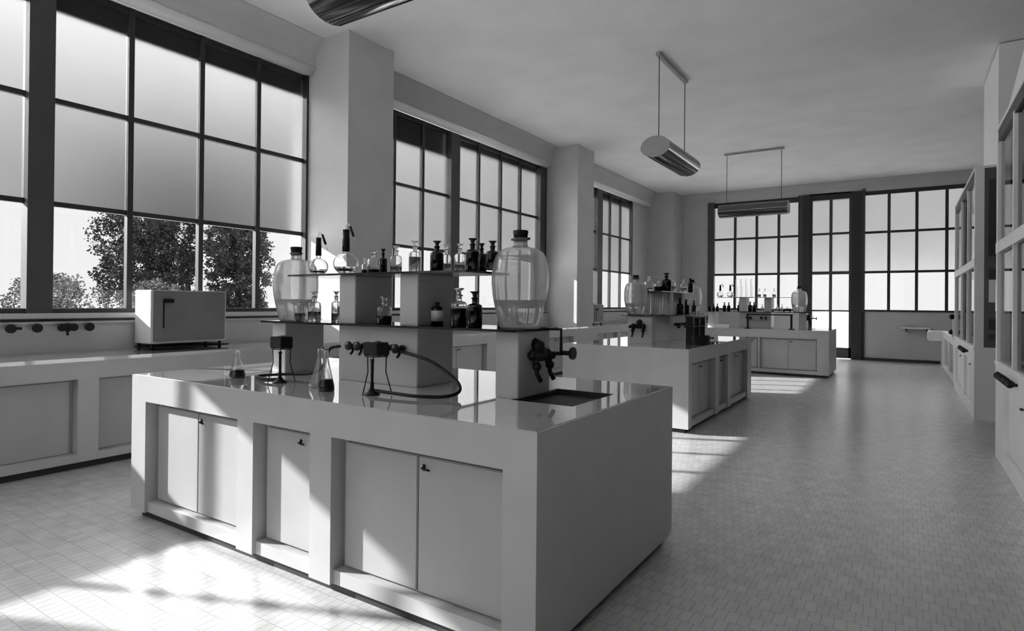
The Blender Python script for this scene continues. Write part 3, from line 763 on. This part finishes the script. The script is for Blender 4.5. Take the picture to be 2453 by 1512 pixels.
# ------------------------------------------------------------------ fume cupboards
def fume(label, y0, y1, ztop, mulls, near_dark, panels):
    X0, X1 = .71, 1.62
    t = thing('fume_cupboard', label, 'fume cupboard', (0, 0, 0), 0, 'tall glazed fume cupboards along the aisle')
    b = MB()
    b.box(X0+.06, X1, y0, y1, .06, .84)
    ys = y0
    for a, c in panels:
        b.box(X0, X0+.06, ys, a, .06, .84); ys = c
        b.box(X0, X0+.06, a, c, .70, .84); b.box(X0, X0+.06, a, c, .06, .12)
    b.box(X0, X0+.06, ys, y1, .06, .84)
    b.build('base_cabinet', M['hood'], t)
    MB().box(X0, X1-.04, y0, y1, 0, .06).build('plinth', M['hood'], t)
    for a, c in panels:
        m = (a+c)/2
        for q0, q1 in ((a, m), (m, c)):
            d = MB().bbox(X0+.035, X0+.055, q0+.012, q1-.012, .13, .69, .004).build('door', M['hood'], t)
            MB().box(X0+.015, X0+.035, q0+.05, q0+.10, .60, .615).build('handle', M['dark'], d)
    # worktop lip, posts, rails
    MB().bbox(X0-.01, X1, y0, y1, .84, .885, .006).build('work_slab', M['hood'], t)
    fr = MB()
    for yy in mulls: fr.box(X0, X0+.05, yy-.03, yy+.03, .885, ztop-.08)
    fr.box(X0, X0+.09, y0, y0+.09, .885, ztop); fr.box(X0, X0+.09, y1-.09, y1, .885, ztop)
    fr.box(X1-.06, X1, y0, y0+.06, .885, ztop); fr.box(X1-.06, X1, y1-.06, y1, .885, ztop)
    fr.box(X0-.004, X1+.004, y0-.004, y1+.004, ztop+.001, ztop+.03)
    fr.box(X0-.005, X0+.055, y0+.002, y1-.002, 1.865, 1.965)
    fr.build('frame', M['hood'], t)
    MB().box(X0+.004, X0+.07, y0+.09, y1-.09, ztop-.10, ztop).build('head_rail', M['dark'], t)
    for yy in (y0, y1):
        e = MB(); s = 1 if yy == y0 else -1
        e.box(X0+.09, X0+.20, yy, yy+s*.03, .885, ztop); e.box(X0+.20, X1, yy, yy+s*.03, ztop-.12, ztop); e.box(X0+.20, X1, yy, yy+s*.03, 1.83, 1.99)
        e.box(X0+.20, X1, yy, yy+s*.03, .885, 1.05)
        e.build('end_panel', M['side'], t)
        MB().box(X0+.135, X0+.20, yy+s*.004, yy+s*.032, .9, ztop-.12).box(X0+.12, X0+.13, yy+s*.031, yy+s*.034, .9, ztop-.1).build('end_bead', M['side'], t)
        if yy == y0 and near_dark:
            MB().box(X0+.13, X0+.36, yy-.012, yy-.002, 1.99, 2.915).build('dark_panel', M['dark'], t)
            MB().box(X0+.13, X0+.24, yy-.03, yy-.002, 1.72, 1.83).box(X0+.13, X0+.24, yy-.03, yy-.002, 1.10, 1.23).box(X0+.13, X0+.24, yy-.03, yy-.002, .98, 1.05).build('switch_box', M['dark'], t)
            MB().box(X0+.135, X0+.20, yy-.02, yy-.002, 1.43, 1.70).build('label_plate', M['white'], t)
    g = MB(); ys = [y0+.09] + list(mulls) + [y1-.09]
    for a, c in zip(ys[:-1], ys[1:]):
        MB().box(X0+.025, X0+.03, a, c, .885, 1.87).build('sash_glass', M['hoodglass'], t)
        MB().box(X0+.025, X0+.03, a, c, 1.96, ztop-.08).build('upper_glass', M['hoodglass'], t)
    MB().box(X1-.03, X1-.02, y0+.06, y1-.06, .885, ztop).build('back_board', M['side'], t)
    # row of black valve knobs on the lip
    for a0 in ([y0+.85] if near_dark else [y1-.95]):
        for k in range(6):
            yy = a0 + .13*k - (.35 if not near_dark else 0) + (0 if k < 3 else .05)
            q = MB(); q.tube([(X0, yy, .785), (X0-.035, yy, .785)], .012, 8); q.ball((X0-.045, yy, .79), .03, 8); q.tube([(X0-.045, yy, .79), (X0-.05, yy-.03, .82)], .010, 6)
            q.build('valve_knob', M['black'], t)
    return t
fume('white fume cupboard filling the right photo edge, nearest to the camera', 3.2, 7.15, 2.99, [6.12, 5.1, 4.1], False, [(3.3, 4.7), (4.95, 6.62)])
fume('farther white fume cupboard with a shaded grey end beyond the nearest one', 9.20, 12.72, 3.05, [11.34, 10.3], True, [(9.42, 10.75), (10.95, 12.5)])
t = thing('extraction_canopy', 'white plaster flue rising from the farther fume cupboard to the ceiling', 'flue', (0, 0, 0))
m_ = MB(); rings = []
for z in [3.085, 3.4, 3.9] + [3.9 + .69*i/8 for i in range(1, 9)]:
    o = 0 if z < 3.91 else .30 - .30*math.sqrt(max(0, 1-((z-3.9)/.7)**2))
    rings.append([(.95, 9.42-o*.1, z), (1.55, 9.42-o*.1, z), (1.55, 11.05, z), (.95, 11.05, z)])
vs = [p for r in rings for p in r]; fs = [(i*4+k, i*4+(k+1)%4, (i+1)*4+(k+1)%4, (i+1)*4+k) for i in range(len(rings)-1) for k in range(4)]
m_.add(vs, fs, 0, False); m_.build('shaft', M['white'], t)
t = thing('extraction_canopy', 'sloping white hood roof on top of the nearest fume cupboard', 'flue', (0, 0, 0))
m_ = MB(); b0 = [(.75, 3.3, 3.025), (1.60, 3.3, 3.025), (1.60, 7.1, 3.025), (.75, 7.1, 3.025)]; b1 = [(1.05, 4.4, 4.59), (1.55, 4.4, 4.59), (1.55, 6.6, 4.59), (1.05, 6.6, 4.59)]
m_.add(b0+b1, [(0,1,5,4), (1,2,6,5), (2,3,7,6), (3,0,4,7), (0,3,2,1), (4,5,6,7)]); m_.build('shaft', M['white'], t)

# low counter beyond the fume cupboards, its basin and the wall shelf
t = thing('low_counter', 'low white counter between the farther fume cupboard and the back wall', 'counter', (0, 0, 0))
b = MB(); b.box(.77, 1.5, 12.74, 16.2, .06, .80); ys = 12.74
for a, c in ((13.0, 14.2), (14.45, 15.9)):
    b.box(.71, .77, ys, a, .06, .80); b.box(.71, .77, a, c, .70, .80); b.box(.71, .77, a, c, .06, .14); ys = c
b.box(.71, .77, ys, 16.2, .06, .80); b.build('body', M['hood'], t)
for a, c in ((13.0, 14.2), (14.45, 15.9)): MB().bbox(.745, .765, a+.01, c-.01, .145, .695, .003).build('door', M['door'], t)
MB().box(.74, 1.46, 12.74, 16.15, 0, .06).build('plinth', M['hood'], t); MB().bbox(.69, 1.52, 12.74, 16.22, .80, .84, .005).build('top_board', M['hood'], t)
t = thing('wall_sink', 'white rectangular sink basin jutting out at the end of the low counter', 'sink', (0, 0, 0))
MB().bbox(.44, .98, 16.25, 16.95, .62, .83, .012).build('basin', M['white'], t); MB().box(.50, .92, 16.32, 16.88, .829, .832).build('bowl_rim', M['bench'], t)
MB().box(.70, .90, 16.5, 16.7, 0, .62).build('pedestal', M['white'], t)
t = thing('wall_shelf', 'thin pale shelf fixed low on the back wall beside the sink', 'shelf', (0, 0, 0))
MB().bbox(-.06, .52, 17.50, 17.795, .835, .862, .004).build('board', M['white'], t)
for x in (.02, .44): MB().box(x, x+.03, 17.55, 17.795, .76, .835).build('bracket', M['dark'], t)
for i, (y, lb) in enumerate(((12.95, 'upper black valve on the far post of the farther fume cupboard'), (13.1, 'lower black valve near the low counter top'))):
    t = thing('wall_valve', lb, 'valve', (.71, y, (1.20, .93)[i]), 0, 'black valves at the low counter')
    if i == 0:
        MB().tube([(0, 0, -.36), (0, 0, 0)], .012, 8).build('pipe', M['white'], t)
    else: MB().tube([(0, 0, -.09), (0, 0, 0)], .012, 8).build('pipe', M['black'], t)
    MB().ball((-.02, 0, 0), .045, 10).build('knob', M['black'], t)

# ------------------------------------------------------------------ outdoors
struct(MB().box(-400, 300, -300, 400, -.9, -.7).build('ground', M['ground']))
struct(MB().box(-26, 40, -40, YB+280, -.7, -.62).build('ground_bounce', M['bounce_ground']))  # unseen pale ground, added to bounce sunlight up to the ceiling
def tree(label, base, H, R_, n, mat='leaf', crown0=.08, seed=1, name='poplar_tree', cat='tree', group='trees outside the windows', ls=.16, power=.6, trunk=True):
    rnd = random.Random(seed)
    t = thing(name, label, cat, base, 0, group)
    if trunk:
        MB().tube([(0, 0, 0), (.05, .03, H*.4), (0, 0, H*.9)], [R_*.10, R_*.07, R_*.02], 8).build('trunk', M['bark'], t)
    # branch clumps, each a cloud of small leaves
    m_ = MB(); clumps = []
    nc = max(10, n//70)
    for i in range(nc):
        f = rnd.random(); z = H*(crown0 + (1-crown0)*f)
        env = R_*math.sin(PI*min(1, (f*.92+.12)))**power
        a = rnd.random()*2*PI; rr = env*math.sqrt(rnd.random())
        clumps.append((rr*math.cos(a), rr*math.sin(a), z, R_*(.14+.12*rnd.random())))
    for i in range(n):
        cx, cy, cz, cr = clumps[rnd.randrange(nc)]
        d = Vector((rnd.gauss(0, 1), rnd.gauss(0, 1), rnd.gauss(0, 1.5))); d.normalize(); d *= cr*rnd.random()**.5
        p = Vector((cx, cy, cz)) + d
        s = ls*(.6+.8*rnd.random())
        u = Vector((rnd.gauss(0, 1), rnd.gauss(0, 1), rnd.gauss(0, 1))).normalized(); w = u.orthogonal().normalized()
        m_.v += [tuple(p+u*s), tuple(p+w*s*.6), tuple(p-u*s), tuple(p-w*s*.6)]
        k = len(m_.v)-4; m_.f.append((k, k+1, k+2, k+3)); m_.m.append(0); m_.sm.append(False)
    m_.build('foliage', M[mat], t, recalc=False)
    return t
tree('broad dark poplar filling the panes above the oven', (-37.0, 17.9, -.7), 13, 2.7, 42000, seed=3, ls=.085, power=.35)
tree('second dark poplar, narrower, right of the broad one', (-31.9, 20.3, -.7), 12, 1.75, 30000, seed=5, ls=.08, power=.35)
tree('distant tree showing behind the left carboy', (-33.5, 28.2, 1.2), 8, 1.3, 7000, seed=8, crown0=.2, ls=.12, power=.4)
for i, (bx_, by_, hh, rr, lb) in enumerate(((-31.0, 11.2, 2.9, 1.9, 'low round bush beside the thick window post'), (-31, 7.2, 3.0, 1.9, 'low bush seen through the pane at the photo edge'), (-30.5, 15.2, 2.8, 1.5, 'low bush at the foot of the dark poplars'), (-24, 18.8, 3.2, .8, 'small sparse shrub left of the left carboy'), (-31, 3.0, 3.0, 1.9, 'grey hedge bush farthest toward the photo edge'))):
    tree(lb, (bx_, by_, -.62), hh, rr, 11000, 'leafl', .0, 20+i, 'garden_bush', 'bush', 'bushes outside the windows', .06, .3, trunk=False)

# ------------------------------------------------------------------ light
wd = bpy.data.worlds.new('World'); scn.world = wd; wd.use_nodes = True
nt = wd.node_tree; nt.nodes.clear()
out = nt.nodes.new('ShaderNodeOutputWorld'); bg = nt.nodes.new('ShaderNodeBackground')
tc = nt.nodes.new('ShaderNodeTexCoord')
sd = Vector((-1, -.42, .44)).normalized()
# hazy white sky, brighter towards the sun's quarter (a procedural sky of plain direction)
sx = nt.nodes.new('ShaderNodeSeparateXYZ'); nt.links.new(tc.outputs['Generated'], sx.inputs[0])
mr = nt.nodes.new('ShaderNodeMapRange'); mr.inputs['From Min'].default_value = .16; mr.inputs['From Max'].default_value = .60
mr.inputs['To Min'].default_value = 1.28; mr.inputs['To Max'].default_value = 5.5; mr.interpolation_type = 'SMOOTHSTEP'
nt.links.new(sx.outputs['Z'], mr.inputs['Value'])
nt.links.new(mr.outputs['Result'], bg.inputs['Strength'])
bg.inputs['Color'].default_value = (1, 1, 1, 1)
nt.links.new(bg.outputs[0], out.inputs[0])

sl = bpy.data.lights.new('sun', 'SUN'); sl.energy = 17.0; sl.angle = math.radians(.8)
so = bpy.data.objects.new('sun', sl); COL.objects.link(so)
so.rotation_euler = sd.to_track_quat('Z', 'Y').to_euler()

# ------------------------------------------------------------------ camera
y_, p_, r_ = math.radians(33.049), math.radians(.2595), math.radians(.5188)
fw = Vector((-math.sin(y_)*math.cos(p_), math.cos(y_)*math.cos(p_), math.sin(p_)))
ri = Vector((math.cos(y_), math.sin(y_), 0)); up = ri.cross(fw)
ri2 = ri*math.cos(r_) + up*math.sin(r_); up2 = -ri*math.sin(r_) + up*math.cos(r_)
cam = bpy.data.cameras.new('camera'); co = bpy.data.objects.new('camera', cam); COL.objects.link(co)
mw = Matrix((ri2, up2, -fw)).transposed().to_4x4(); mw.translation = Vector((0, 0, 1.366)); co.matrix_world = mw
cam.sensor_fit = 'HORIZONTAL'; cam.sensor_width = 36; cam.lens = 1446.0/2453*36
cam.shift_x = 0; cam.shift_y = -(756-720.23)/2453
cam.clip_start = .05; cam.clip_end = 1000
scn.camera = co

scn.view_settings.view_transform = 'Standard'; scn.view_settings.look = 'None'
scn.view_settings.exposure = 0.45; scn.view_settings.gamma = 1; scn.view_settings.use_curve_mapping = False
cy = scn.cycles
cy.use_denoising = True
cy.max_bounces = 14; cy.diffuse_bounces = 6; cy.glossy_bounces = 6; cy.transmission_bounces = 12; cy.transparent_max_bounces = 16
cy.caustics_reflective = False; cy.caustics_refractive = True; cy.sample_clamp_indirect = 8
